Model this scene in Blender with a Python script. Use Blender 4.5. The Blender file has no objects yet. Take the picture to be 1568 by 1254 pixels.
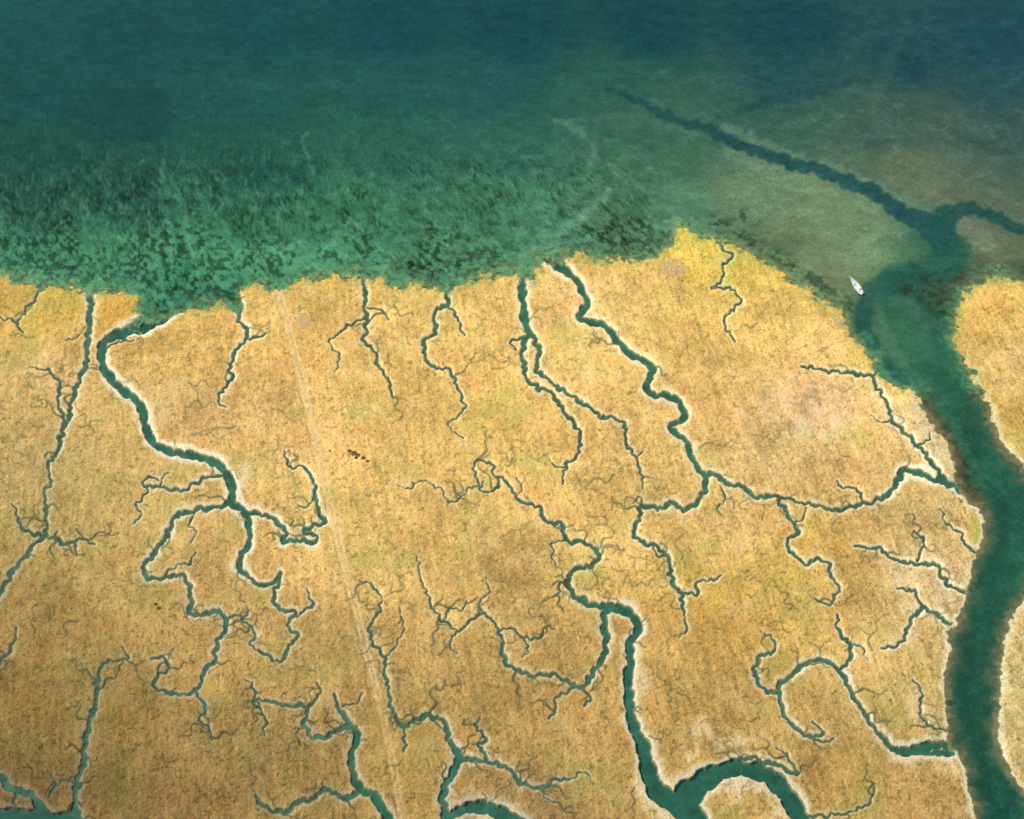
import bpy, bmesh, math, random
import numpy as np
from mathutils import Vector
random.seed(4)
# ---------------------------------------------------------------- survey map -> ground metres (rectification)
F=2154.0; H=660.0; P=math.radians(50.0); Y0=H/math.tan(P)
SP,CP=math.sin(P),math.cos(P)
def g(u,v):
    a=(u-784.0)/F; b=-(v-627.0)/F
    t=H/(SP-b*CP)
    return t*a, -Y0+t*(CP+b*SP)
def axis(a,b,fa,fb,s,cs):
    return np.concatenate([np.arange(a,fa,cs),np.arange(fa,fb,s),np.arange(fb,b+cs,cs)]).astype(np.float32)
UA=axis(-440,2000,-30,1598,1.2,7.0); VA=axis(-320,1620,-30,1290,1.2,7.0)
NU,NV=len(UA),len(VA)
U,V=np.meshgrid(UA,VA)
X,Y=g(U,V); X=X.astype(np.float32);Y=Y.astype(np.float32)
def hsh(ix,iy,s):
    h=(ix.astype(np.int64)*374761393+iy.astype(np.int64)*668265263+s*974634777)&0x7fffffff
    h=((h^(h>>13))*1274126177)&0x7fffffff
    return ((h^(h>>16))&0xffff).astype(np.float32)/65535.0
def vn(x,y,s):
    fx=np.floor(x);fy=np.floor(y);tx=x-fx;ty=y-fy
    tx=tx*tx*(3-2*tx);ty=ty*ty*(3-2*ty)
    ix=fx.astype(np.int32);iy=fy.astype(np.int32)
    a=hsh(ix,iy,s);b=hsh(ix+1,iy,s);c=hsh(ix,iy+1,s);d=hsh(ix+1,iy+1,s)
    return (a+(b-a)*tx)*(1-ty)+(c+(d-c)*tx)*ty
def fbm(x,y,s,o=3):
    r=0;a=1;t=0
    for k in range(o):
        r=r+a*vn(x*2**k+17*k,y*2**k-9*k,s+k);t+=a;a*=.55
    return r/t
def ss(a,b,x):
    t=np.clip((x-a)/(b-a),0,1);return t*t*(3-2*t)
# ---------------------------------------------------------------- polylines
def smooth(pts,step=3.0,amp=0.0,seed=0):
    p=np.array(pts,dtype=float)
    q=np.vstack([2*p[0]-p[1],p,2*p[-1]-p[-2]])
    out=[]
    for i in range(1,len(q)-2):
        n=max(1,int(np.hypot(*(q[i+1,:2]-q[i,:2]))/step))
        t=(np.arange(n)/n)[:,None]
        out.append(.5*((2*q[i])+(q[i+1]-q[i-1])*t+(2*q[i-1]-5*q[i]+4*q[i+1]-q[i+2])*t*t+(3*q[i]-q[i-1]-3*q[i+1]+q[i+2])*t**3))
    out.append(q[-2][None]);o=np.vstack(out)
    if amp>0 and len(o)>3:
        d=np.gradient(o[:,:2],axis=0);L=np.hypot(d[:,0],d[:,1])+1e-6
        s=np.cumsum(L);r=np.random.RandomState(abs(int(seed)))
        w=sum(a*np.sin(s*2*math.pi/l+r.rand()*6.28+1.6*np.sin(s*2*math.pi/(l*2.7)+r.rand()*6)) for l,a in((29,.8),(15,.75),(8.5,.32)))
        w*=amp*(.6+.8*np.sin(s*2*math.pi/83+r.rand()*6)**2)
        env=np.clip(np.minimum(np.arange(len(o)),np.arange(len(o))[::-1])/4.0,0,1)
        o[:,0]+=-d[:,1]/L*w*env;o[:,1]+=d[:,0]/L*w*env
        if p.shape[1]>2: o[:,2]*=1+.16*np.sin(s/6.1+r.rand()*6)+.12*np.sin(s/2.7+r.rand()*6)
    if p.shape[1]>2: o[:,2]=np.maximum(o[:,2],0.8)
    return o
def stamp(o,Fd,margin,WN=None):
    for i in range(len(o)-1):
        a=o[i];b=o[i+1]
        m=margin+max(a[2],b[2])/2
        i0=np.searchsorted(UA,min(a[0],b[0])-m);i1=np.searchsorted(UA,max(a[0],b[0])+m)
        j0=np.searchsorted(VA,min(a[1],b[1])-m);j1=np.searchsorted(VA,max(a[1],b[1])+m)
        if i0>=i1 or j0>=j1: continue
        x=UA[i0:i1][None,:]-a[0];y=VA[j0:j1][:,None]-a[1]
        dx,dy=b[0]-a[0],b[1]-a[1];l=dx*dx+dy*dy+1e-9
        t=np.clip((x*dx+y*dy)/l,0,1)
        w=a[2]+(b[2]-a[2])*t
        d=np.sqrt((x-t*dx)**2+(y-t*dy)**2)-w/2
        f=Fd[j0:j1,i0:i1];k=d<f
        f[k]=d[k]
        if WN is not None: WN[j0:j1,i0:i1][k]=w[k]
def inside(o):
    M=np.zeros((NV,NU),bool);n=len(o)
    for i in range(n):
        a=o[i];b=o[(i+1)%n]
        if a[1]==b[1]:continue
        if a[1]>b[1]:a,b=b,a
        j0=np.searchsorted(VA,a[1]);j1=np.searchsorted(VA,b[1])
        if j1>j0:
            xc=a[0]+(VA[j0:j1]-a[1])*(b[0]-a[0])/(b[1]-a[1])
            M[j0:j1]^=(UA[None,:]<xc[:,None])
    return M
coast=[(-700,440),(-300,432),(-120,428),(0,424),(15,426),(25,432),(50,434),(60,442),(75,438),(100,440),(125,450),(136,456),(145,450),(165,447),(185,450),(205,458),(211,470),(207,486),(196,498),(215,500),(235,492),(255,487),(290,478),(330,470),(352,470),(366,480),(370,450),(385,438),(410,440),(430,441),(455,435),(480,425),(510,422),(545,418),(556,428),(570,432),(585,428),(600,438),(640,440),(665,438),(680,446),(700,440),(715,432),(745,420),(775,415),(795,420),(806,430),(820,420),(828,402),(835,394),(848,402),(862,395),(870,388),(890,388),(910,396),(935,398),(960,396),(985,398),(1010,388),(1022,378),(1033,368),(1035,352),(1045,348),(1065,357),(1080,368),(1110,372),(1140,385),(1170,400),(1195,415),(1210,428),(1240,445),(1265,460),(1283,475),(1295,490),(1300,510),(1318,530),(1335,555),(1345,575),(1370,590),(1390,595),(1400,602),(1412,620),(1425,645),(1440,665),(1455,690),(1462,712),(1460,728),(1470,748),(1482,768),(1498,777),(1505,795),(1505,820),(1495,850),(1485,880),(1478,905),(1475,930),(1462,955),(1450,965),(1455,985),(1450,1010),(1448,1050),(1448,1090),(1450,1110),(1452,1140),(1470,1160),(1480,1190),(1488,1220),(1497,1254),(1530,1340),(1600,1480),(1700,1800)]
isl=[(2400,410),(1900,425),(1700,440),(1610,446),(1568,438),(1545,429),(1525,425),(1505,432),(1485,440),(1475,455),(1463,475),(1462,500),(1470,530),(1485,560),(1500,590),(1515,615),(1520,640),(1535,670),(1550,695),(1570,715),(1592,760),(1598,810),(1588,870),(1568,915),(1555,935),(1545,960),(1537,990),(1533,1020),(1533,1060),(1532,1100),(1530,1130),(1540,1160),(1555,1190),(1570,1212),(1600,1270),(1680,1370),(1800,1600),(1900,1800)]
cs=smooth([(a,b,0) for a,b in coast],2.5,1.3,5);cs[:,2]=0
isx=smooth([(a,b,0) for a,b in isl],2.5,1.2,8);isx[:,2]=0
Mland=inside(np.vstack([cs,[[-700,1800,0]]]))|inside(np.vstack([isx,[[2400,1800,0]]]))
D=np.full((NV,NU),60.,np.float32);stamp(cs,D,60);stamp(isx,D,60)
D=np.where(Mland,D,-D)
cr1=fbm(X/8,Y/8,501,5)-.5;cr2=fbm(X/2.8,Y/2.8,503,3)-.5
D0=D.copy();D=D+(cr1*np.where(V<620,22,9)+cr2*np.where(V<620,17,5))*ss(45,10,np.abs(D))+(fbm(X/1.6,Y/1.6,507,2)-.5)*3*ss(30,6,np.abs(D))
CR=[ # creeks: (u,v,w)
[(60,432,5),(55,455,4),(42,470,3),(30,485,3),(26,498,3),(36,508,2)],
[(28,495,3),(14,488,2.5),(-10,485,3)],
[(136,425,9),(138,475,8),(135,510,7),(133,540,6),(128,565,6),(118,590,5),(110,615,5),(105,640,5),(95,660,5),(90,685,5),(80,705,4),(72,715,4),(78,735,3),(68,755,3.5),(70,780,4),(72,800,4),(68,820,5),(50,835,5),(35,855,5),(15,880,6),(5,900,6),(-12,920,7),(-60,960,9)],
[(45,560,2),(75,568,3),(92,590,4),(88,610,4),(97,635,4),(95,655,4)],
[(68,820,5),(40,812,4),(28,795,3),(18,770,2)],[(68,820,4),(95,828,5),(110,830,4),(125,825,3),(145,832,2)],[(115,832,3),(118,850,2)],[(95,828,3),(85,820,2),(88,812,2)],
[(290,425,60),(270,445,46),(248,470,34),(225,492,22),(195,505,15),(165,518,12),(155,535,11),(158,560,11),(175,585,11),(200,605,11),(218,625,11),(222,650,11),(235,675,11),(260,690,10),(300,697,11),(330,707,11),(348,725,12),(355,745,12),(355,768,10),(372,780,9),(380,800,8),(383,825,7),(370,850,7),(368,870,7),(385,885,6),(400,895,6),(420,890,6),(430,875,4)],
[(430,878,4),(425,895,5),(418,915,5),(430,930,5),(450,938,4),(440,957,4),(455,970,4),(443,990,4),(430,1012,4),(405,1000,3.5),(385,985,3),(390,965,3),(375,950,3),(380,932,2)],
[(355,735,4),(330,727,4),(305,735,4),(285,748,4),(262,750,4),(245,743,4),(228,745,3.5),(218,738,3),(228,730,3),(242,734,2.5)],
[(225,742,3),(222,760,2.5),(208,770,2.5),(215,785,2.5),(205,800,2)],[(160,532,3),(180,524,2.5),(205,520,2)],
[(355,768,8),(330,775,6),(300,780,6),(272,788,6),(262,805,6),(248,830,6),(228,855,6),(219,870,6),(230,885,6),(252,882,5),(272,880,5),(288,890,5),(292,915,6),(290,935,6),(305,940,6),(335,935,6),(346,950,6),(343,965,5),(330,990,5),(330,1010,5),(312,1030,5),(305,1050,4),(290,1062,4),(262,1060,4),(240,1055,4),(237,1040,4),(258,1022,3.5),(250,1005,3.5),(232,1008,3)],
[(300,1058,4),(315,1085,3.5),(305,1100,3),(320,1115,3),(325,1132,2)],[(252,882,3),(270,865,2.5),(290,860,2.5),(300,845,2)],
[(373,782,6),(395,785,6),(420,795,6),(437,810,6),(435,828,6),(455,826,6),(480,830,6),(486,822,5),(468,812,5),(478,804,5),(496,800,5),(492,785,5),(482,760,5),(482,740,4),(472,722,4),(460,715,3),(442,712,3),(436,690,2)],
[(470,900,2),(476,925,3),(455,943,3)],
[(366,455,6),(368,470,5),(365,485,5),(378,505,5),(375,520,4),(360,540,4),(352,560,4),(355,580,4),(340,595,3.5),(335,615,3),(347,622,2)],[(375,518,4),(395,515,3),(408,508,2)],
[(556,420,6),(560,460,5),(562,490,5),(558,520,4),(575,540,4),(580,560,3.5),(595,580,3),(602,610,2)],[(560,485,4),(535,497,3),(515,512,3),(503,522,2)],[(503,522,2),(520,545,2),(512,568,1.6)],[(562,470,3),(585,475,2.5),(595,488,2)],
[(686,432,6),(683,465,6),(668,475,5),(665,495,5),(668,508,5),(650,520,5),(652,545,4.5),(665,562,4),(690,565,3.5),(698,590,3.5),(710,610,3),(708,630,2.5),(690,645,2),(695,660,2),(710,670,2)],[(686,470,3),(698,480,3),(705,498,3),(712,512,2)],
[(803,395,11),(800,440,9),(802,470,9),(808,500,9),(806,515,7),(800,540,6),(805,575,5),(820,590,5),(845,600,5),(860,625,5),(882,650,5),(890,675,4.5),(885,695,4),(867,712,3.5),(862,740,2)],
[(808,505,8),(820,518,7),(826,538,6),(822,560,6),(832,575,5),(860,595,5),(885,612,5),(905,622,5),(915,635,5),(945,640,4.5),(958,655,4),(960,680,4),(975,700,3.5),(980,720,3),(985,748,2)],
[(802,515,4),(785,522,3),(790,535,2)],
[(836,372,18),(838,388,16),(852,402,14),(880,425,9),(893,445,9),(900,465,9),(887,482,9),(905,492,9),(930,500,9),(945,520,9),(965,540,9),(985,550,9),(1000,565,9),(990,590,9),(1000,602,9),(1020,605,9),(1040,613,9),(1048,630,9),(1045,642,8),(1028,650,8),(1035,662,8),(1052,675,8),(1060,700,8),(1072,718,7),(1082,730,7)],
[(1082,730,7),(1080,745,7),(1070,765,6),(1050,778,6),(1030,770,6),(1015,776,6),(985,775,6),(980,790,5),(971,810,5),(985,830,5),(1005,835,5),(1022,850,5),(1028,875,5),(1032,895,5),(1045,910,5),(1048,940,3)],
[(1040,905,4),(1065,908,4),(1070,890,3),(1090,886,3),(1105,880,2)],
[(1082,728,7),(1097,724,7),(1115,740,6),(1140,745,6),(1160,762,6),(1185,757,5),(1200,775,5),(1215,800,5),(1222,815,4.5),(1207,826,4.5),(1212,845,4),(1235,860,4),(1255,855,4),(1270,865,4),(1275,885,4),(1285,900,3),(1270,925,3),(1248,915,2)],
[(1480,748,12),(1450,738,9),(1420,728,8),(1385,718,8),(1378,730,8),(1365,750,7),(1348,764,6),(1320,770,5),(1300,778,5),(1270,778,4.5),(1240,770,4),(1225,768,3.5),(1195,760,3)],[(1322,768,4),(1310,746,3),(1290,745,3),(1282,735,2)],
[(1448,732,6),(1425,705,6),(1405,680,5),(1380,655,5),(1368,640,5),(1355,610,4),(1342,590,4),(1335,575,4.5),(1310,570,5),(1280,568,4),(1255,565,4),(1228,560,3)],
[(1080,350,4),(1100,362,3.5),(1108,380,3.5),(1120,390,3.5),(1108,405,3.5),(1108,425,3),(1090,440,3),(1110,438,3),(1130,450,3),(1132,465,3),(1113,480,3),(1112,500,2.5),(1126,522,2)],
[(735,742,3),(727,725,2.5),(728,708,2.5),(742,704,3),(755,712,3),(756,727,3),(766,742,3),(750,753,3),(735,745,2.5),(742,735,2)],
[(760,728,3),(778,738,3.5),(790,760,4),(800,768,4),(825,775,4),(835,795,4.5),(860,803,5),(868,825,5),(890,830,5),(912,838,5.5),(918,850,5.5),(905,865,5.5),(880,872,6),(870,885,6.5),(875,905,7),(890,918,8),(925,928,9),(945,930,10)],
[(735,742,2.5),(718,748,2),(700,765,2),(685,768,2),(678,750,2),(655,738,2),(640,735,2),(625,748,2),(610,742,1.5)],
[(928,930,10),(945,930,12),(968,940,13),(978,960,11),(965,985,10),(966,1010,11),(962,1050,13),(965,1080,12),(970,1110,14),(985,1140,18),(990,1165,20),(998,1195,24),(1020,1222,28),(1050,1232,36),(1062,1262,38),(1060,1320,34)],
[(1030,1226,26),(1058,1213,34),(1085,1190,28),(1120,1176,22),(1160,1180,22),(1190,1197,24),(1212,1225,24),(1228,1260,26),(1250,1330,28)],
[(932,930,9),(925,955,9),(930,985,8),(920,1010,7),(905,1035,7),(895,1050,6),(880,1050,5),(865,1040,5),(845,1032,5),(815,1032,5),(785,1022,5),(770,1000,4.5),(768,970,4),(750,945,3.5),(735,940,3.5),(715,955,3),(705,965,3),(680,950,3),(660,925,3),(645,885,2),(638,850,2)],
[(765,965,3),(785,960,3),(800,975,3),(825,975,3),(835,960,2.5),(850,962,2)],[(880,1052,4),(862,1062,3.5),(848,1072,3),(850,1088,3),(840,1100,2)],[(893,1055,4),(905,1068,3),(895,1080,3)],
[(1460,1140,12),(1435,1140,12),(1410,1144,13),(1390,1150,12),(1370,1145,9),(1345,1120,6),(1320,1085,6),(1300,1050,6),(1285,1025,6),(1260,1010,6),(1235,1015,6),(1210,1035,6),(1195,1050,6),(1197,1080,5),(1210,1105,5),(1235,1125,5),(1262,1122,4),(1245,1105,3)],
[(1460,1152,10),(1430,1152,8),(1395,1150,8)],
[(1287,1024,5),(1305,1005,5),(1300,985,5),(1285,965,4),(1283,940,3)],[(1195,1062,5),(1165,1050,5),(1157,1030,5),(1160,1010,4.5),(1170,1000,4),(1187,998,3.5),(1185,980,2.5),(1165,965,2)],
[(1478,905,5),(1462,900,5),(1445,885,5),(1435,865,5),(1400,862,5),(1370,855,4),(1345,840,4),(1310,835,3)],[(1456,955,6),(1435,940,5),(1415,930,5),(1400,945,5),(1388,965,4),(1380,985,4),(1350,992,3)],[(1405,858,3),(1415,825,3),(1400,812,2)],[(1450,1118,4),(1430,1112,3),(1410,1095,3),(1412,1060,3),(1398,1040,2)],[(1495,845,4),(1478,830,4),(1468,812,3),(1450,800,2.5),(1440,778,2)],[(1415,930,4),(1400,905,3.5),(1375,900,3)],
[(690,1275,14),(682,1245,10),(678,1222,9),(685,1195,9),(700,1172,10),(705,1160,10),(690,1135,7),(680,1105,6),(655,1095,6),(630,1105,5),(612,1108,5),(600,1080,4),(592,1040,4),(588,1005,4),(572,985,4),(565,960,4),(575,945,3),(585,920,2.5),(575,900,2.5),(550,888,2)],
[(690,1248,10),(715,1236,15),(745,1236,18),(770,1246,18),(800,1262,18),(840,1300,20)],
[(705,1160,8),(735,1165,5),(765,1170,5),(785,1180,5),(800,1200,5),(830,1205,4.5),(850,1195,4),(878,1190,3)],[(745,1162,5),(735,1140,4),(746,1130,4),(730,1115,3),(735,1098,2)],[(610,1108,4),(620,1120,3),(618,1150,3)],
[(610,1290,16),(595,1254,14),(575,1220,12),(552,1207,11),(540,1180,9),(540,1150,8),(547,1125,9),(530,1100,7),(518,1080,5),(512,1062,3)],[(545,1112,7),(525,1115,6),(500,1125,5.5),(478,1128,5),(468,1110,5),(468,1082,5),(440,1080,4.5),(410,1072,4),(390,1070,4),(396,1085,3),(407,1100,3),(405,1125,2)],
[(552,1207,8),(530,1222,7),(500,1208,6),(480,1222,6),(460,1225,6),(440,1242,6),(405,1235,5),(392,1218,4)],[(470,1085,4),(490,1060,3),(485,1045,2)],
[(125,1280,14),(118,1250,10),(115,1225,7),(118,1200,7),(128,1160,6),(133,1120,6),(145,1080,5.5),(150,1040,5),(155,1020,4),(175,1010,3),(195,1008,3),(188,990,2)],
[(-60,1240,30),(0,1250,26),(40,1252,26),(90,1255,22),(125,1262,16)],[(-20,1190,12),(5,1190,9),(12,1205,9),(45,1215,8),(60,1235,14),(62,1250,14)],[(28,1208,5),(20,1225,4),(28,1240,3)],
[(-10,1020,4),(12,1000,3.5),(20,985,3),(25,960,2)],[(1225,1250,4),(1290,1245,3),(1330,1230,3),(1340,1205,2)],[(1120,1165,4),(1150,1160,5),(1190,1170,6),(1220,1185,4),(1210,1160,3),(1190,1145,2)],
[(1048,938,3),(1052,960,2.5),(1040,975,2)],[(840,700,0.8),(850,712,2),(866,715,3)],
# finer traced side branches
[(130,500,2),(118,515,2),(100,520,1.5)],[(245,743,2.5),(250,728,2),(262,722,1.5)],[(300,780,2.5),(290,800,2),(300,815,2),(292,830,1.5)],[(345,950,3),(362,940,2.5),(375,945,2)],[(480,760,2),(470,775,2),(455,772,1.5)],[(590,1005,2.5),(605,990,2),(618,960,2),(612,930,1.5)],[(680,950,2.5),(690,930,2),(705,935,2),(715,920,1.5)],[(790,760,2),(800,745,2),(790,730,1.5)],[(868,825,2.5),(850,830,2),(845,848,2),(852,865,2)],[(870,885,3),(855,895,2.5),(860,905,2),(848,912,1.5)],[(985,775,2.5),(980,762,2),(968,770,1.5)],[(1022,850,3),(1005,848,2.5),(1000,835,2)],[(1215,800,2.5),(1230,790,2),(1235,775,1.5)],[(1300,985,3),(1320,990,2),(1330,1010,1.5)],[(1235,1125,3),(1255,1135,2.5),(1278,1130,2)],[(975,700,2),(985,690,1.5)],[(740,940,2.5),(735,920,2),(750,905,2),(745,890,1.5)],[(800,975,2.5),(810,992,2),(800,1005,1.5)],[(830,1205,3),(835,1220,2),(850,1228,2)],[(880,1190,2.5),(895,1180,2),(905,1190,1.5)],[(390,1070,3),(388,1050,2.5),(375,1040,2)],[(525,1080,3),(545,1075,2),(555,1060,1.5)],[(150,1040,3),(135,1030,2),(125,1015,1.5)],[(118,1200,3),(100,1195,2),(85,1205,1.5)],[(75,1220,3),(85,1200,3),(78,1185,2)],[(468,1110,3),(455,1120,2.5),(460,1140,2)],[(700,965,2),(690,985,2),(700,1000,1.5)],[(1105,745,2),(1110,765,2),(1100,775,1.5)],[(1368,640,2),(1350,645,2),(1335,635,1.5)],[(1405,680,2.5),(1420,675,2),(1425,660,1.5)],[(1335,575,3),(1350,560,3),(1345,548,3)]
]
E=np.full((NV,NU),40.,np.float32);WN=np.full((NV,NU),2.,np.float32)
sm=[]
for i,c in enumerate(CR):
    wm=np.mean([q[2] for q in c])
    o=smooth(c,2.4,1.9 if wm<6.5 else 1.1,i+3);sm.append(o)
    stamp(o,E,34,WN)
E=E+(fbm(X/1.8,Y/1.8,511,3)-.5)*1.7*ss(30,6,E)
# minor meandering runnels, grown off the creeks
allp=np.vstack([o[o[:,2]<13] for o in sm]);allp=allp[(allp[:,0]>-30)&(allp[:,0]<1590)&(allp[:,1]>440)&(allp[:,1]<1290)]
E2=np.full((NV,NU),40.,np.float32);W2=np.full((NV,NU),1.,np.float32)
def walk(u,v,h,n,w,depth=0):
    pts=[];ph=random.uniform(0,6.28);am=random.uniform(.5,1.25);inc=random.uniform(.25,.5)
    for i in range(n):
        pts.append((u,v,w*(1-.5*i/n)))
        ph+=inc*random.uniform(.5,1.6);h+=random.uniform(-.10,.10)
        hh=h+am*math.sin(ph)
        u+=2.3*math.cos(hh);v+=2.0*math.sin(hh)
        if depth<2 and random.random()<.04: walk(u,v,h+random.choice((-1.1,1.1)),max(5,int(n*.45)),w*.85,depth+1)
    if len(pts)>2: stamp(np.array(pts),E2,9,W2)
for i in range(330):
    p=allp[random.randrange(len(allp))]
    if p[1]<760 and random.random()<.6: continue
    walk(p[0],p[1],random.uniform(0,6.28),random.randint(6,28),random.uniform(1.2,2.2))
for i in range(170):
    walk(random.uniform(-20,1450),random.uniform(480,1254),random.uniform(0,6.28),random.randint(8,38),random.uniform(.7,1.3))
E2=np.where(D>6,E2,40.)
# ---------------------------------------------------------------- colour fields
def idw(S,p=3.0):
    S=np.array(S,float)
    cu=np.arange(-460,2040,12.);cv=np.arange(-340,1660,12.)
    a,b=np.meshgrid(cu,cv)
    d=((a[...,None]-S[:,0])**2+(1.35*(b[...,None]-S[:,1]))**2+350)**(-p/2)
    return cu,cv,(d[...,None]*S[:,2:5]).sum(2)/d.sum(2)[...,None]
def look(T,u,v):
    cu,cv,A=T
    x=np.clip((u-cu[0])/12,0,len(cu)-1.01);y=np.clip((v-cv[0])/12,0,len(cv)-1.01)
    i=x.astype(int);j=y.astype(int);tx=(x-i)[...,None];ty=(y-j)[...,None]
    return ((A[j,i]*(1-tx)+A[j,i+1]*tx)*(1-ty)+(A[j+1,i]*(1-tx)+A[j+1,i+1]*tx)*ty).astype(np.float32)
LS=[(-100,470,200,165,90),(60,470,208,170,84),(170,480,212,167,80),(50,560,200,170,105),(60,700,190,164,102),(60,800,176,152,90),(60,950,158,132,74),(60,1100,134,110,60),(60,1200,120,96,56),(200,600,212,175,105),(180,750,190,160,95),(180,900,174,145,84),(180,1100,142,116,64),(180,1220,128,103,58),(300,520,214,172,95),(320,650,215,175,108),(300,850,195,160,95),(320,960,172,142,82),(300,1150,148,122,70),(420,500,217,176,98),(450,700,215,175,105),(440,870,205,168,100),(440,1020,176,145,84),(440,1180,152,124,72),(560,550,218,178,100),(600,700,215,175,98),(600,850,205,170,98),(620,1000,188,156,92),(600,1150,170,138,74),(720,480,222,182,102),(740,620,218,178,98),(720,800,208,172,98),(740,900,198,163,95),(760,1100,176,142,80),(800,1220,160,131,80),(900,460,228,188,115),(900,560,224,184,108),(860,720,215,178,100),(960,780,208,172,98),(900,980,193,156,90),(900,1150,176,142,82),(1000,430,232,192,110),(1060,375,228,195,84),(1080,400,232,195,88),(1100,480,234,192,105),(1200,470,232,192,108),(1160,400,222,195,84),(1120,600,222,180,105),(1250,620,230,192,135),(1200,690,220,185,115),(1330,680,222,180,110),(1280,540,228,188,110),(1400,640,230,197,130),(1120,800,210,172,105),(1100,900,195,158,78),(1150,960,188,150,75),(1230,850,206,170,85),(1300,900,200,165,90),(1400,880,215,185,130),(1420,790,212,178,110),(1400,980,202,170,105),(1350,1080,194,162,98),(1050,1050,188,153,85),(1150,1090,186,152,85),(1270,1180,180,146,80),(1400,1210,180,146,85),(1510,480,220,177,95),(1550,560,228,192,118),(1560,640,200,165,85),(1560,1050,190,170,110),(1560,1160,200,170,118),(1800,600,210,175,105),(1800,1100,180,150,95),(300,1500,120,95,55),(900,1500,150,120,75),(1500,1500,150,125,80)]
SS=[(-200,50,28,85,92),(50,40,30,88,92),(50,140,30,84,86),(60,230,34,84,80),(60,320,40,90,78),(50,390,56,126,98),(200,60,30,85,90),(200,180,30,80,80),(200,300,38,88,78),(180,375,62,132,102),(150,425,68,140,108),(400,40,28,84,92),(380,150,34,90,88),(400,250,36,90,82),(380,330,50,108,86),(350,390,62,142,108),(430,415,72,142,108),(300,430,52,124,94),(600,40,26,80,92),(600,130,36,92,92),(600,230,44,100,90),(560,320,56,118,94),(540,380,68,138,108),(620,410,66,126,96),(800,40,26,78,90),(760,140,38,92,94),(760,220,48,104,94),(720,310,62,120,98),(720,380,70,130,100),(850,330,74,134,110),(960,380,72,112,86),(950,330,68,116,94),(1000,40,26,76,88),(950,130,46,98,92),(1000,190,58,106,94),(980,250,64,114,96),(1050,310,82,132,108),(1040,240,66,110,94),(1200,40,28,76,90),(1200,120,38,84,92),(1150,180,54,100,94),(1220,200,60,102,92),(1160,300,90,128,104),(1250,310,104,136,108),(1200,365,92,118,90),(1250,400,110,138,106),(1310,340,106,138,106),(1320,390,114,148,112),(1280,430,108,126,94),(1360,390,86,128,100),(1300,260,78,110,94),(1380,260,92,118,98),(1420,290,98,122,98),(1350,200,60,98,92),(1450,200,68,100,92),(1520,250,72,102,92),(1540,300,78,108,94),(1400,80,34,80,92),(1520,60,34,80,98),(1520,140,44,86,94),(1560,190,56,92,92),(1500,350,94,116,96),(1540,385,98,118,94),(1450,380,46,100,82),(1520,410,86,102,82),(1400,340,60,110,92),(1380,430,48,102,84),(1450,440,62,80,62),(1340,500,46,102,82),(1400,500,60,114,92),(1430,560,50,108,84),(1450,620,48,106,82),(1500,680,42,96,78),(1530,780,38,92,76),(1510,880,38,90,74),(1490,1000,38,90,75),(1480,1100,36,88,73),(1510,1200,30,84,70),(1540,1250,30,86,74),(1900,300,60,95,90),(1900,50,30,78,92),(-200,300,36,85,78)]
wu=(fbm(X/38,Y/38,11,3)-.5)*50;wv=(fbm(X/38,Y/38,31,3)-.5)*34
cl=look(idw(LS),U+wu,V+wv)*np.array((1.02,1.0,1.01),np.float32)
wu2=(fbm(X/30,Y/55,51,4)-.5)*50;wv2=(fbm(X/50,Y/22,61,4)-.5)*26
csea=look(idw(SS,3.5),U+wu2,V+wv2)*np.array((1.04,1.0,.98),np.float32)
def stroke(C,pts,col,st,soft,amp=1.0,nz=None):
    Fd=np.full((NV,NU),200.,np.float32)
    stamp(smooth(pts,4,amp,int(abs(pts[0][0]))),Fd,soft+2)
    a=st*(1-ss(-soft*.3,soft,Fd))
    if nz is not None: a=a*nz
    C+=(np.array(col,np.float32)-C)*a[...,None]
# --- sea bed
nz=.55+.6*fbm(X/16,Y/10,91,3)
LT=(98,148,122)
stroke(csea,[(1120,290,40),(1200,315,60),(1290,345,60),(1325,385,44),(1270,420,26)],(114,138,106),.55,34,3,nz)
stroke(csea,[(1370,225,10),(1430,250,30),(1500,290,34),(1560,310,20)],(94,112,94),.55,26,3,nz)
mnz=nz*ss(.3,.6,fbm(X/12,Y/12,97,3))
stroke(csea,[(842,388,16),(850,366,16),(875,345,13),(905,318,11),(922,302,9),(940,285,8),(948,262,7),(930,248,6),(908,240,6),(912,222,6),(898,205,5),(882,190,5),(850,180,4)],LT,.6,6,3,mnz)
stroke(csea,[(842,388,12),(850,364,10),(875,343,8),(905,316,6),(935,288,5)],(112,160,128),.6,4,2,nz)
stroke(csea,[(948,268,5),(1000,260,4),(1035,285,6),(1075,298,8),(1100,325,8),(1090,345,6)],(100,146,118),.5,6,4,mnz)
stroke(csea,[(950,265,3),(985,285,3),(1010,320,3)],(96,142,112),.4,6,4,nz)
stroke(csea,[(930,255,3),(915,215,3),(960,205,3),(1000,225,3)],(40,84,80),.35,5,3,nz)
stroke(csea,[(800,410,10),(806,385,10),(830,360,10),(860,350,8)],(102,156,122),.65,5,2,nz)
stroke(csea,[(560,425,10),(590,405,9),(600,395,8)],(108,150,112),.5,8,2,nz)
stroke(csea,[(262,468,26),(272,440,24),(262,410,16),(290,398,8)],(36,108,86),.65,8,2)
stroke(csea,[(137,460,10),(138,430,12),(140,405,9),(120,385,6)],(76,152,116),.7,5,2)
stroke(csea,[(0,412,16),(60,425,14),(110,430,12),(180,432,12)],(86,152,114),.55,9,3,nz)
stroke(csea,[(300,400,20),(380,385,26),(450,385,22),(540,370,16)],(82,156,118),.6,16,3,nz)
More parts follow.
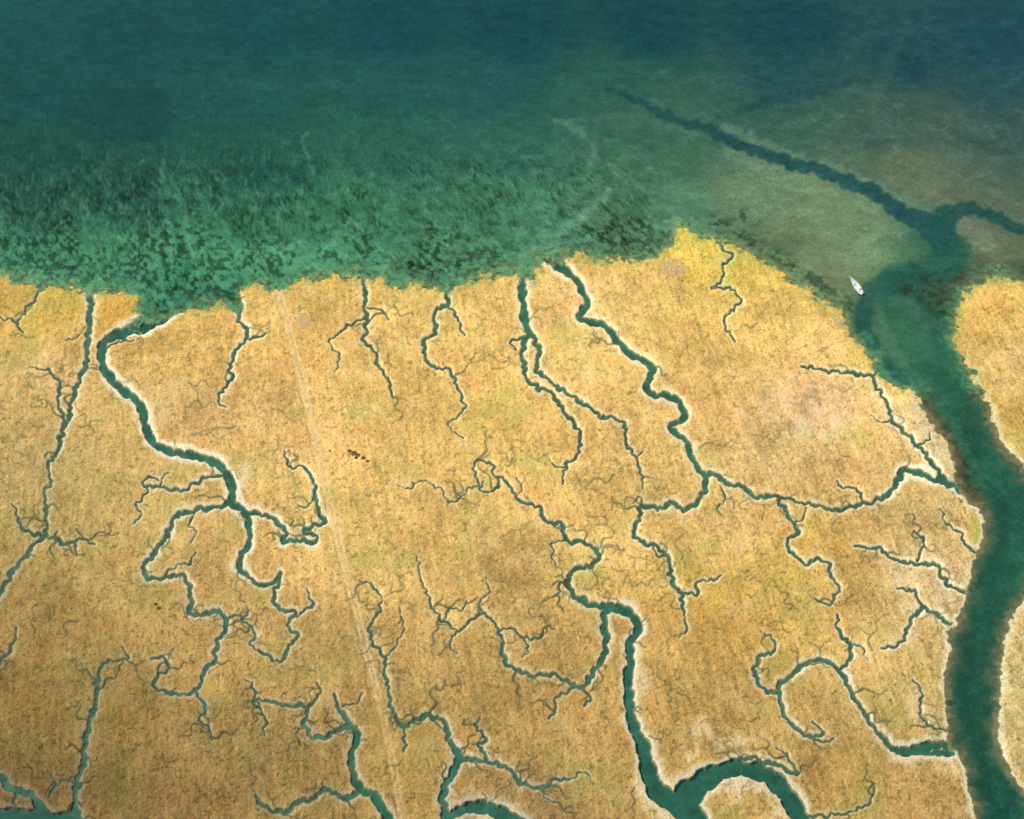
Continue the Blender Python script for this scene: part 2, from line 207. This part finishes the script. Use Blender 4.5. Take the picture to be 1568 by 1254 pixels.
for p in [[(368,462,7),(352,440,6),(330,425,5),(318,405,3)],[(686,440,7),(692,415,6),(680,395,5),(690,372,3)],[(640,440,4),(650,418,4),(642,400,3)],[(480,425,4),(470,408,4),(452,398,3)],[(215,440,5),(205,415,5),(212,395,3)],[(60,432,6),(50,412,5),(60,395,3)],[(740,420,5),(735,400,5),(750,380,4)],[(890,388,4),(895,370,4),(912,355,3)],[(262,405,4),(258,340,3),(245,290,2),(250,240,2)],[(290,398,4),(285,330,3),(262,270,2)],[(470,200,3),(462,215,2),(480,260,2)]]:
    stroke(csea,p,(98,158,122),.5,4,2.5,nz)
CH=[[(930,132,3),(960,142,5),(1000,163,8),(1040,182,8),(1075,190,9),(1105,205,11),(1140,222,12),(1175,232,12),(1215,248,13),(1260,258,14),(1300,276,15),(1335,290,16),(1362,308,17),(1385,325,20),(1410,335,24),(1440,352,42)],
[(1610,372,12),(1568,350,12),(1530,332,12),(1485,316,13),(1458,325,26),(1445,350,42)],
[(1440,345,40),(1458,375,42),(1455,400,40),(1415,416,36),(1370,426,34),(1345,445,34),(1330,480,30),(1330,520,26),(1345,555,24),(1385,582,26)],
[(1390,425,30),(1405,455,36),(1425,500,44),(1440,550,44),(1455,610,42),(1490,670,42),(1520,720,44),(1545,780,60),(1530,840,60),(1508,910,50),(1497,970,50),(1490,1040,56),(1488,1100,54),(1500,1160,46),(1525,1215,46),(1560,1270,50)]]
stroke(csea,[(1110,190,8),(1160,212,7),(1220,236,6),(1290,258,7),(1350,285,8),(1400,315,12),(1430,328,10)],(106,140,120),.6,6,3)
stroke(csea,[(1120,228,16),(1200,262,20),(1280,285,22),(1340,315,26),(1380,352,20)],(114,142,112),.55,12,2)
for k,c in enumerate(CH): stroke(csea,c,[(36,84,86),(38,86,82),(38,92,82),(38,88,76)][k],[.9,.88,.78,.4][k],[4.5,4.5,7,14][k],2.5,(.85 if k<2 else .7)+.35*fbm(X/9,Y/9,95+k,3))
stroke(csea,[(1390,30,3),(1340,170,6),(1400,215,8),(1500,240,10),(1600,270,12)],(78,108,98),.3,14,3)
stroke(csea,[(1130,165,7),(1180,150,8),(1240,140,7),(1300,120,5)],(34,76,84),.55,6,3)
stroke(csea,[(1460,200,3),(1500,215,5),(1560,235,6)],(52,84,84),.5,7,3)
stroke(csea,[(1300,60,3),(1380,40,4),(1450,55,3),(1480,80,2)],(56,98,108),.4,8,4,nz)
stroke(csea,[(850,185,3),(930,175,5),(1000,185,4),(1060,200,4)],(84,120,108),.4,7,3,nz)
stroke(csea,[(340,118,3),(420,130,5),(520,125,5),(640,128,4),(760,150,4)],(52,108,104),.3,9,4,nz)
stroke(csea,[(990,125,4),(1010,108,5),(1030,100,3)],(74,110,108),.4,4,2)
stroke(csea,[(1300,385,3),(1335,360,4),(1350,335,3)],(124,158,124),.4,10,3,nz)
stroke(csea,[(1290,420,3),(1320,400,5),(1370,385,4)],(120,156,120),.4,8,3,nz)
stroke(csea,[(1480,345,24),(1500,362,24),(1530,378,12)],(112,126,104),.85,5,2)
stroke(csea,[(1548,402,10),(1580,408,14)],(66,84,72),.6,8,2)
stroke(csea,[(1347,462,10),(1349,495,16),(1364,530,18),(1386,555,10)],(90,130,98),.6,8,2.5,nz)
stroke(csea,[(1395,462,10),(1408,500,12),(1418,540,10)],(68,118,94),.45,11,1.5)
stroke(csea,[(1420,590,10),(1450,640,10),(1482,700,14),(1500,745,12)],(66,108,82),.6,9,2)
stroke(csea,[(1538,1090,6),(1524,1120,8),(1535,1165,8),(1552,1195,8)],(100,126,90),.6,6,1)
# weeds and mud near the marsh edge
wd=ss(.47,.57,fbm(X/4.0,Y/4.0,121,4))
for p,s in [([(1095,340,14),(1130,362,16),(1180,390,14),(1240,425,14),(1290,465,12),(1305,500,8)],.7),([(1390,440,10),(1425,440,26),(1450,470,26),(1462,510,10)],.95),([(1130,325,8),(1155,330,8)],.7),([(900,370,30),(950,365,34),(985,340,12)],.6),([(610,405,14),(680,400,26),(750,395,22),(790,380,12)],.75),([(280,460,20),(340,455,20)],.6),([(1440,655,8),(1465,700,14),(1488,740,12),(1500,760,6)],.9),([(1480,432,26),(1520,415,16)],.5),([(240,478,12),(300,468,12),(350,462,10)],.5)]:
    stroke(csea,p,(46,74,56),s,14,3,wd)
stroke(csea,[(1085,362,5),(1130,374,5),(1180,400,6),(1240,440,6),(1290,478,8),(1300,505,10),(1325,540,6)],(124,114,84),.75,7,1.5)
stroke(csea,[(1415,612,4),(1440,652,6),(1466,700,12),(1472,735,14),(1500,772,10)],(66,68,50),.85,6,1.5)
stroke(csea,[(1468,470,7),(1462,500,6),(1476,548,6),(1508,612,5),(1530,672,5)],(98,92,64),.7,6,1.5)
stroke(csea,[(1005,392,10),(1026,376,12),(1036,352,6)],(150,128,90),.6,7,1.5)
# eel-grass, combed by the ebb
wx=(fbm(X/24,Y/24,71,2)-.5)*9
xs_=X+.38*Y+wx
st=fbm(xs_/1.25,Y/5.0,81,3)
st2=fbm((X+.1*Y+wx*1.5)/2.2,Y/17,84,3)
blot=fbm((X+.3*Y)/2.6,Y/3.8,87,4)
big=fbm(X/28,Y/28,88,4);med=fbm(X/9,Y/9,89,4);pat=fbm((X+.3*Y)/5.5,Y/8,90,5)
zone=ss(180,320,V)*(1-ss(930,1060,U))*(.45+.9*big)
zn2=ss(320,385,V+(big-.5)*90)*(1-ss(1000,1080,U))
dk=ss(.50,.64,st)*zone*(1-.5*zn2)*ss(.40,.60,med)*.95+ss(.50,.58,pat)*zone*.4+ss(.49,.56,blot)*zn2*ss(.38,.55,big*.5+med*.5)*1.15
csea*=(1-.30*np.clip(dk,0,1.3))[...,None]
lt=ss(.58,.74,1-st)*zone*.7+ss(.64,.76,st2)*ss(150,300,V)*(1-ss(700,900,U))*.7+ss(.52,.64,1-pat)*zone*.35+ss(.50,.58,1-blot)*zn2
csea+=(np.array((114,176,136),np.float32)-csea)*(.34*np.clip(lt,0,1))[...,None]
rid=1-np.abs(2*fbm((X+wx*3)/22,(Y-wx*3)/44,141,4)-1)
csea+=((ss(.94,.995,rid)*ss(40,180,V)*9*(.2+big))[...,None])*np.array((.9,1,.85),np.float32)
rid2=1-np.abs(2*fbm((X+Y*.6)/50,(Y-X*.25)/20,145,4)-1)
csea+=((ss(.93,.99,rid2)*ss(900,1100,U)*5)[...,None])*np.array((1,1,.9),np.float32)
rn=fbm((X-.3*Y)/14,Y/60,149,4)
csea*=(1+.30*(rn-.5)*ss(560,640,V))[...,None]
csea*=(.91+.22*fbm(X/9,Y/6,151,4))[...,None]
csea*=(1+.12*(vn(X/.9,Y/.9,163)-.5)+.10*(vn(X/2.2,Y/1.6,164)-.5))[...,None]
# muddy, algae-tinted apron just off the turf
f3=fbm(X/2.4,Y/2.4,155,4);f4=fbm(X/6,Y/6,156,3)
mf=ss(-28,-1,D+(f4-.5)*32)
csea+=(np.where((V>600)[...,None],np.array((112,114,84),np.float32),np.array((112,166,120),np.float32))-csea)*(.65*mf)[...,None]
mf2=ss(-11,0,D+(f3-.5)*24)
csea+=(np.where((V>600)[...,None],np.array((140,132,98),np.float32),np.array((150,158,108),np.float32))-csea)*(.7*mf2)[...,None]
csea*=(1-.28*ss(.55,.61,f3)*mf*(V<620))[...,None]
# --- marsh turf
n1=fbm(X/55,Y/55,201,3);n2=fbm(X/14,Y/14,211,4);n3=fbm(X/3.5,Y/3.5,221,3);n4=vn(X/1.1,Y/1.1,231);n5=vn(X/.66,Y/.66,232)
th=math.radians(10);xr=X*math.cos(th)+Y*math.sin(th);yr=-X*math.sin(th)+Y*math.cos(th)
n6=fbm(xr/1.5,yr/9,241,3);n7=fbm(X/7+3,Y/7,251,5);n8=fbm(X/22+9,Y/22,261,5);n9=fbm(xr/2.6,yr/26,243,3)
LUM=(cl[...,0]/212.0)[...,None]
def mix(C,col,a): C+=(np.array(col,np.float32)-C)*a[...,None]
def mixl(C,col,a): C+=(np.array(col,np.float32)*LUM-C)*a[...,None]
cl*=(1+.26*(n1-.5)+.26*(n2-.5)+.18*(n3-.5)+.14*(n4-.5)+.18*(n5-.5)+.20*(n6-.5)+.16*(n9-.5))[...,None]
mixl(cl,(224,156,86),.34*ss(.50,.68,n8)*ss(.40,.62,n7))
mixl(cl,(204,132,80),.20*ss(.58,.72,fbm(X/3+5,Y/3,253,4))*ss(.46,.6,1-n8))
mixl(cl,(178,168,84),.48*ss(.50,.68,1-n8)*ss(.40,.60,n1*.5+n7*.5))
mixl(cl,(228,198,154),.26*ss(.54,.74,n2)*ss(.4,.62,n7))
mixl(cl,(116,98,54),.52*ss(.65,.76,fbm(X/1.8,Y/1.8,271,3)))
mixl(cl,(246,218,150),.26*ss(.62,.75,fbm(X/1.7,Y/2.2,281,3)))
# northern fringe, yellow-green
fr=(1-ss(2,26,D+(n7-.5)*30))*(1-ss(560,700,V))
mix(cl,(220,182,90),.45*fr);mix(cl,(140,144,76),.5*fr*ss(.5,.64,n7))
mix(cl,(146,154,94),.65*(1-ss(-1,6,D+(f3-.5)*18))*(1-ss(560,700,V)))
stroke(cl,[(1050,358,10),(1110,385,12),(1180,415,8),(1240,450,6)],(196,186,84),.55,10,2,ss(.42,.62,n7))
stroke(cl,[(1085,352,12),(1110,385,12),(1112,425,12),(1122,455,8),(1118,500,6)],(186,180,84),.5,12,2,ss(.4,.6,n3))
stroke(cl,[(1495,800,10),(1495,850,8)],(180,180,80),.7,8,1)
stroke(cl,[(1180,885,10),(1190,890,8)],(204,186,64),.6,18,1,ss(.4,.7,n3))
stroke(cl,[(1160,640,30),(1260,640,40)],(240,214,182),.5,40,2,ss(.42,.66,n7))
for p in [(815,425,8),(1035,405,14),(1022,412,14),(1285,490,10),(462,490,10)]:
    stroke(cl,[p,(p[0]+5,p[1]+6,p[2])],(192,160,128),.75,7,0,ss(.2,.5,n7))
# pale levees
wl=np.clip((WN+2.2)/8,0,1.2)
reg=np.clip(ss(930,1010,U)*ss(780,900,V)+.55*ss(500,300,np.abs(U-330)*1.6+np.abs(V-720)*.9)+.62+.5*ss(1330,1400,U)*ss(560,700,V)+.4*ss(1080,1150,V)*ss(600,800,U),0,1)
lw=np.clip(WN*1.0+2.6,5,12)
lv=(1-ss(1.4,lw,E+(n7-.5)*lw*1.1))*wl*reg*ss(.20,.48,n8*.4+n7*.6+.02)
mixl(cl,(244,226,188),.92*np.clip(lv,0,1))
lv2=(1-ss(1,10,D+(n7-.5)*14))*ss(560,960,V+(U>1480)*200)*(D>0)
mix(cl,(236,220,180),.8*lv2)
bd=[([(990,1120,8),(1010,1180,12),(1030,1200,12),(1050,1170,16),(1070,1110,8),(1100,1130,12),(1150,1135,8)],.6),([(1100,1215,14),(1130,1205,24),(1160,1220,20),(1190,1254,16)],.75),([(975,1180,8),(985,1220,10),(1020,1252,10)],.7),([(700,1225,6),(740,1220,6),(790,1238,8)],.6),([(735,1254,8),(760,1256,10)],.7),([(1440,870,12),(1450,900,16),(1440,940,18),(1410,930,16)],.5),([(1375,890,12),(1400,960,12),(1360,990,8)],.45),([(1400,1060,10),(1400,1090,10),(1430,1100,8)],.45),([(1370,1160,8),(1420,1165,14),(1460,1170,14),(1475,1200,8)],.65),([(1450,975,12),(1446,1020,10)],.5),([(985,1000,8),(985,1060,9)],.6),([(1440,690,8),(1452,715,10)],.7),([(240,620,8),(245,650,6)],.6),([(1390,600,8),(1420,650,10),(1440,690,8)],.7),([(1480,1190,4),(1488,1230,5),(1510,1290,6)],.6),([(375,720,8),(368,745,6)],.6),([(1345,590,6),(1370,640,6),(1395,660,6)],.5)]
for b,a_ in bd: stroke(cl,b,(232,210,170),a_,11,4,ss(.36,.60,n7*.7+n3*.3))
# old vehicle track across the marsh
tk=[(425,440),(442,500),(462,580),(478,650),(500,750),(522,840),(545,930),(565,1010),(585,1090),(602,1170),(618,1254),(660,1450)]
TC=cl.copy()
stroke(TC,[(a,b,9) for a,b in tk],(228,190,136),.40,6,.6)
for dx in(-4,4): stroke(TC,[(a+dx,b,.9) for a,b in tk],(240,208,154),.55,2,.4,ss(.2,.5,n3))
cl+=(TC-cl)*np.clip(LUM,0,1)**2
stroke(cl,[(a-9,b,.9) for a,b in tk],(130,106,62),.4,2,.5,ss(.4,.6,n3))
for p in [[(440,440),(470,470),(560,700),(620,900),(660,1100),(700,1260)],[(190,560),(180,800),(130,1000)],[(640,560),(655,760),(690,960)],[(150,640),(140,760),(95,900)]]:
    stroke(cl,[(a,b,.9) for a,b in p],(124,104,60),.3,2,.8,ss(.4,.6,n3))
# bank lips and creek beds
lip=(1-ss(.0,1.4,E+(n4-.5)*1.4))*np.clip(WN/4,.4,1)
mixl(cl,(152,142,100),.35*lip)
lip2=(1-ss(.1,1.8,E2))*np.clip(W2/1.7,.3,1)*.8
mixl(cl,(98,100,70),lip2)
bedc=np.stack([np.interp(WN,[2,5,9,20],[86,76,62,48]),np.interp(WN,[2,5,9,20],[104,112,114,100]),np.interp(WN,[2,5,9,20],[80,90,94,84])],-1).astype(np.float32)
bedc*=(.80+.40*fbm(X/6,Y/6,301,3))[...,None]
bedc+=(np.array((132,128,98),np.float32)-bedc)*(.6*ss(-3,0,E)*ss(.4,.6,n3)*(WN>5))[...,None]
landw=ss(-2.5,2,D)[...,None]
C=csea*(1-landw)+cl*landw
C=C+(bedc-C)*((1-ss(-.8,.8,E))*landw[...,0])[...,None]
# ---------------------------------------------------------------- height
veg=.26*(n4-.5)+.28*(n5-.5)+.36*(n3-.5)+.40*(n2-.5)+.30*(n6-.5)
WL=-.75
zb=-.85-np.clip(WN*.08,.05,1.6)
zl=veg*ss(0,4,np.minimum(E,D))-.14
zl=zl-.16*(1-ss(1,7,E))
zl=zl-.5*(1-ss(1,16,D))
zc=zb+(zl-zb)*ss(-1.0,2.0,E)
zc=zc-.40*(1-ss(0,1.3,E2))*np.clip(W2/1.8,.3,1)*ss(1,3,E)
zs=-.84-np.clip(-D0*.02,0,1.2)-1.0*ss(300,0,V)+.12*(fbm(X/20,Y/20,401,2)-.5)
Z=zs+(zc-zs)*ss(-3.5,3,D)
under=(1-ss(WL-.12,WL+.06,Z))
# ---------------------------------------------------------------- sRGB survey colours -> albedo
def lin(c):
    c=np.clip(c,0,255)/255.;return np.where(c<=.04045,c/12.92,((c+.055)/1.055)**2.4)
ILL=np.array((1.30,1.23,1.22));ILS=np.array((1.34,1.38,1.38))
T=lin(C)
BODY=np.array((.008,.045,.040));OP=.30;TR=(1-OP)**2
top=ss(420,0,V)[...,None]
REF=np.array((.002,.008,.012))+top*np.array((.001,.004,.016))
bed=np.clip(((T-REF)/ILS-OP*BODY)/TR,.002,.8)
T=T/ILL
A=T+(bed-T)*under[...,None]
A=np.clip(A,.002,.75)
# ---------------------------------------------------------------- terrain mesh
def build_ground():
    co=np.stack([X,Y,Z],-1).reshape(-1,3).astype(np.float32)
    col=np.concatenate([A,np.ones((NV,NU,1))],-1).reshape(-1,4).astype(np.float32)
    idx=np.arange(NU*NV).reshape(NV,NU)
    q=np.stack([idx[1:,:-1],idx[1:,1:],idx[:-1,1:],idx[:-1,:-1]],-1).reshape(-1,4)
    per=np.concatenate([idx[0,:-1],idx[:-1,-1],idx[-1,:0:-1],idx[:0:-1,0]])
    n=len(per);cur=per;base=len(co);rc=[co];cc=[col];qs=[q]
    for s in(1.25,1.7,3,8,40):
        p=co[per].copy();p[:,:2]=p[:,:2]*s
        rc.append(p);cc.append(col[per]);new=np.arange(base,base+n);base+=n
        qs.append(np.stack([cur,new,np.roll(new,-1),np.roll(cur,-1)],-1)[:, ::-1]);cur=new
    co=np.vstack(rc);col=np.vstack(cc);q=np.vstack(qs)
    me=bpy.data.meshes.new('marsh_ground')
    me.vertices.add(len(co));me.vertices.foreach_set('co',co.ravel())
    me.loops.add(q.size);me.loops.foreach_set('vertex_index',q.ravel().astype(np.int32))
    me.polygons.add(len(q));me.polygons.foreach_set('loop_start',np.arange(0,q.size,4,dtype=np.int32))
    me.polygons.foreach_set('use_smooth',np.ones(len(q),bool))
    me.update(calc_edges=True)
    at=me.color_attributes.new('survey','FLOAT_COLOR','POINT');at.data.foreach_set('color',col.ravel())
    ob=bpy.data.objects.new('marsh_ground',me);bpy.context.collection.objects.link(ob);return ob
def mat(name):
    m=bpy.data.materials.new(name);m.use_nodes=True;nt=m.node_tree;nt.nodes.clear()
    return m,nt,nt.nodes,nt.links
ground=build_ground()
m,nt,N,L=mat('marsh_turf_and_mud')
out=N.new('ShaderNodeOutputMaterial');b=N.new('ShaderNodeBsdfDiffuse')
at=N.new('ShaderNodeAttribute');at.attribute_name='survey'
tc=N.new('ShaderNodeTexCoord')
nn=N.new('ShaderNodeTexNoise');nn.inputs['Scale'].default_value=1.2;nn.inputs['Detail'].default_value=2;nn.inputs['Roughness'].default_value=.7
L.new(tc.outputs['Object'],nn.inputs['Vector'])
mr=N.new('ShaderNodeMapRange');mr.inputs[1].default_value=.3;mr.inputs[2].default_value=.7;mr.inputs[3].default_value=.74;mr.inputs[4].default_value=1.26
L.new(nn.outputs['Fac'],mr.inputs[0])
vm=N.new('ShaderNodeVectorMath');vm.operation='SCALE';L.new(at.outputs['Color'],vm.inputs[0]);L.new(mr.outputs[0],vm.inputs['Scale'])
L.new(vm.outputs[0],b.inputs['Color']);b.inputs['Roughness'].default_value=0
L.new(b.outputs[0],out.inputs[0])
ground.data.materials.append(m)
# ---------------------------------------------------------------- water
me=bpy.data.meshes.new('sea_water');s=30000
me.from_pydata([(-s,-s,WL),(s,-s,WL),(s,s,WL),(-s,s,WL)],[],[(0,1,2,3)])
wo=bpy.data.objects.new('sea_water',me);bpy.context.collection.objects.link(wo)
m,nt,N,L=mat('tidal_water')
out=N.new('ShaderNodeOutputMaterial');tr=N.new('ShaderNodeBsdfTransparent');df=N.new('ShaderNodeBsdfDiffuse');gl=N.new('ShaderNodeBsdfGlossy')
df.inputs['Color'].default_value=(*BODY,1);gl.inputs['Roughness'].default_value=.12
m1=N.new('ShaderNodeMixShader');m1.inputs[0].default_value=OP;L.new(tr.outputs[0],m1.inputs[1]);L.new(df.outputs[0],m1.inputs[2])
fz=N.new('ShaderNodeFresnel');fz.inputs['IOR'].default_value=1.33
m2=N.new('ShaderNodeMixShader');L.new(fz.outputs[0],m2.inputs[0]);L.new(m1.outputs[0],m2.inputs[1]);L.new(gl.outputs[0],m2.inputs[2])
tc=N.new('ShaderNodeTexCoord');nn=N.new('ShaderNodeTexNoise');nn.inputs['Scale'].default_value=.9;nn.inputs['Detail'].default_value=2
L.new(tc.outputs['Object'],nn.inputs['Vector'])
bp=N.new('ShaderNodeBump');bp.inputs['Strength'].default_value=.3;bp.inputs['Distance'].default_value=.15
L.new(nn.outputs['Fac'],bp.inputs['Height'])
L.new(bp.outputs[0],gl.inputs['Normal'])
L.new(m2.outputs[0],out.inputs[0]);wo.data.materials.append(m)
# ---------------------------------------------------------------- motorboat + wake
def simple(name,c,r=.5):
    m,nt,N,L=mat(name);o=N.new('ShaderNodeOutputMaterial');b=N.new('ShaderNodeBsdfPrincipled')
    n=N.new('ShaderNodeTexNoise');n.inputs['Scale'].default_value=3
    cr=N.new('ShaderNodeValToRGB');cr.color_ramp.elements[0].color=(*[k*.88 for k in c],1);cr.color_ramp.elements[1].color=(*c,1)
    L.new(n.outputs['Fac'],cr.inputs[0]);L.new(cr.outputs[0],b.inputs['Base Color']);b.inputs['Roughness'].default_value=r
    L.new(b.outputs[0],o.inputs[0]);return m
def mk(name,vs,fs,mt,par=None):
    me=bpy.data.meshes.new(name);me.from_pydata(vs,[],fs);me.update();me.materials.append(mt)
    o=bpy.data.objects.new(name,me);bpy.context.collection.objects.link(o)
    if par:o.parent=par
    return o
boat=bpy.data.objects.new('motorboat',None);bpy.context.collection.objects.link(boat)
bx,by=g(1315,442);boat.location=(bx,by,WL);boat.rotation_euler[2]=math.radians(-62);boat.scale=(1.05,1.05,1.05)
white=simple('gelcoat_white',(.8,.8,.78),.3);dark=simple('tinted_glass',(.03,.04,.05),.15);grey=simple('deck_grey',(.6,.6,.58),.6)
sec=[];xs=[-4,-3,-1.5,0,1.5,2.8,3.7,4.4]
hw=[1.35,1.45,1.5,1.5,1.38,1.0,.5,.05]
for x,w in zip(xs,hw):
    up=.95+.05*max(0,x)
    sec.append([(x,-w,up),(x,-w*.85,.15),(x,0,-.35 if x<3 else -.1),(x,w*.85,.15),(x,w,up),(x,w*.86,up),(x,w*.8,.55),(x,-w*.8,.55),(x,-w*.86,up)])
vs=[p for s_ in sec for p in s_];k=9
fs=[(i*k+j,(i+1)*k+j,(i+1)*k+(j+1)%k,i*k+(j+1)%k) for i in range(len(sec)-1) for j in range(k)]+[tuple(range(k)),tuple(range((len(sec)-1)*k,len(sec)*k))[::-1]]
mk('hull',vs,fs,white,boat)
def box(name,x0,x1,y,z0,z1,mt,tp=.85,rk=.3):
    v=[(x0,-y,z0),(x1,-y,z0),(x1,y,z0),(x0,y,z0),(x0,-y*tp,z1),(x1-rk,-y*tp,z1),(x1-rk,y*tp,z1),(x0,y*tp,z1)]
    return mk(name,v,[(3,2,1,0),(4,5,6,7),(0,1,5,4),(1,2,6,5),(2,3,7,6),(3,0,4,7)],mt,boat)
box('cabin',-.6,2.0,1.05,.56,1.5,white);box('wheelhouse_windows',-.4,1.4,.86,1.503,1.9,dark,.92,.35);box('roof',-.55,1.2,.95,1.905,2.0,white,.97,.05)
box('foredeck',2.02,3.3,.6,.56,1.08,white,.9,.4);box('outboard_motor',-4.6,-4.05,.3,.2,1.35,dark,.8,.1);box('stern_bench',-3.6,-3.1,1.05,.56,.95,grey,.95,.05)
# foam
m,nt,N,L=mat('foam');o_=N.new('ShaderNodeOutputMaterial');d_=N.new('ShaderNodeBsdfDiffuse');d_.inputs[0].default_value=(.75,.8,.8,1)
t_=N.new('ShaderNodeBsdfTransparent');mx=N.new('ShaderNodeMixShader');a_=N.new('ShaderNodeAttribute');a_.attribute_name='foam'
tc=N.new('ShaderNodeTexCoord');nn=N.new('ShaderNodeTexNoise');nn.inputs['Scale'].default_value=.7;nn.inputs['Detail'].default_value=4;L.new(tc.outputs['Object'],nn.inputs['Vector'])
ma=N.new('ShaderNodeMath');ma.operation='ADD';L.new(a_.outputs['Fac'],ma.inputs[0]);L.new(nn.outputs['Fac'],ma.inputs[1])
mr=N.new('ShaderNodeMapRange');mr.inputs[1].default_value=.75;mr.inputs[2].default_value=1.15;L.new(ma.outputs[0],mr.inputs[0])
L.new(mr.outputs[0],mx.inputs[0]);L.new(t_.outputs[0],mx.inputs[1]);L.new(d_.outputs[0],mx.inputs[2]);L.new(mx.outputs[0],o_.inputs[0])
vs=[];al=[];R=30;S=9
for i in range(R+1):
    t=i/R;x=4.4-19*t;hwid=1.7+1.6*min(1,t*3)-1.8*max(0,t-.4)/.6
    for j in range(S):
        f=j/(S-1)*2-1
        vs.append((x,f*hwid+2.6*math.sin(t*2.4)*t,.05));al.append((1-abs(f)**2.5)*(.9)*(1-t)**.6)
fs=[(i*S+j,(i+1)*S+j,(i+1)*S+j+1,i*S+j+1) for i in range(R) for j in range(S-1)]
fo=mk('wake_foam',vs,fs,m,boat);a=fo.data.attributes.new('foam','FLOAT','POINT');a.data.foreach_set('value',al)
# ---------------------------------------------------------------- shrubs
def shrubs(name,cl_,mt):
    vs=[];fs=[]
    for(cx,cy,r) in cl_:
        for k in range(int(60+150*r*r/4)):
            a=random.uniform(0,6.28);e=random.uniform(0,1)**.6;ph=math.acos(e);rr=r*random.uniform(.5,1.15)
            p=Vector((cx+rr*math.sin(ph)*math.cos(a),cy+rr*math.sin(ph)*math.sin(a),rr*.5*math.cos(ph)))
            s=random.uniform(.12,.3)
            d1=Vector((random.gauss(0,1),random.gauss(0,1),random.gauss(0,.6))).normalized()*s
            d2=Vector((random.gauss(0,1),random.gauss(0,1),random.gauss(0,.6))).normalized()*s
            n=len(vs);vs+= [p-d1,p-d2,p+d1,p+d2];fs.append((n,n+1,n+2,n+3))
    return mk(name,vs,fs,mt)
sh=simple('shrub_foliage',(.15,.11,.045),.9)
cl_=[]
for(u,v,r) in [(535,690,1.2),(541,694,2.1),(548,697,1.4),(556,701,1.5),(563,706,.9),(545,701,1.0)]:
    x,y=g(u,v);cl_.append((x,y,r))
shrubs('shrub_thicket',cl_,sh)
cl_=[]
for(u,v,r) in [(238,925,.9),(243,931,1.2),(505,690,.6)]:
    x,y=g(u,v);cl_.append((x,y,r))
shrubs('marsh_shrubs',cl_,sh)
# ---------------------------------------------------------------- light, camera
az=math.radians(285);el=math.radians(52)
sv=Vector((math.cos(el)*math.sin(az),math.cos(el)*math.cos(az),math.sin(el)))
sl=bpy.data.lights.new('sun','SUN');sl.energy=5;sl.angle=math.radians(.5);sl.color=(1,.96,.9)
so=bpy.data.objects.new('sun',sl);bpy.context.collection.objects.link(so);so.rotation_euler=sv.to_track_quat('Z','Y').to_euler()
w=bpy.data.worlds.new('World');bpy.context.scene.world=w;w.use_nodes=True;nt=w.node_tree
bg=nt.nodes['Background'];sk=nt.nodes.new('ShaderNodeTexSky');sk.sky_type='NISHITA';sk.sun_disc=False;sk.sun_elevation=el;sk.sun_rotation=az
nt.links.new(sk.outputs[0],bg.inputs[0]);bg.inputs[1].default_value=.08
ca=bpy.data.cameras.new('camera');ca.sensor_width=36;ca.sensor_fit='HORIZONTAL';ca.lens=36*F/1568;ca.clip_start=1;ca.clip_end=100000
co=bpy.data.objects.new('camera',ca);bpy.context.collection.objects.link(co);co.location=(0,-Y0,H);co.rotation_euler=(math.radians(90)-P,0,0)
sc_=bpy.context.scene;sc_.camera=co
sc_.view_settings.view_transform='Standard';sc_.view_settings.look='None';sc_.view_settings.exposure=0
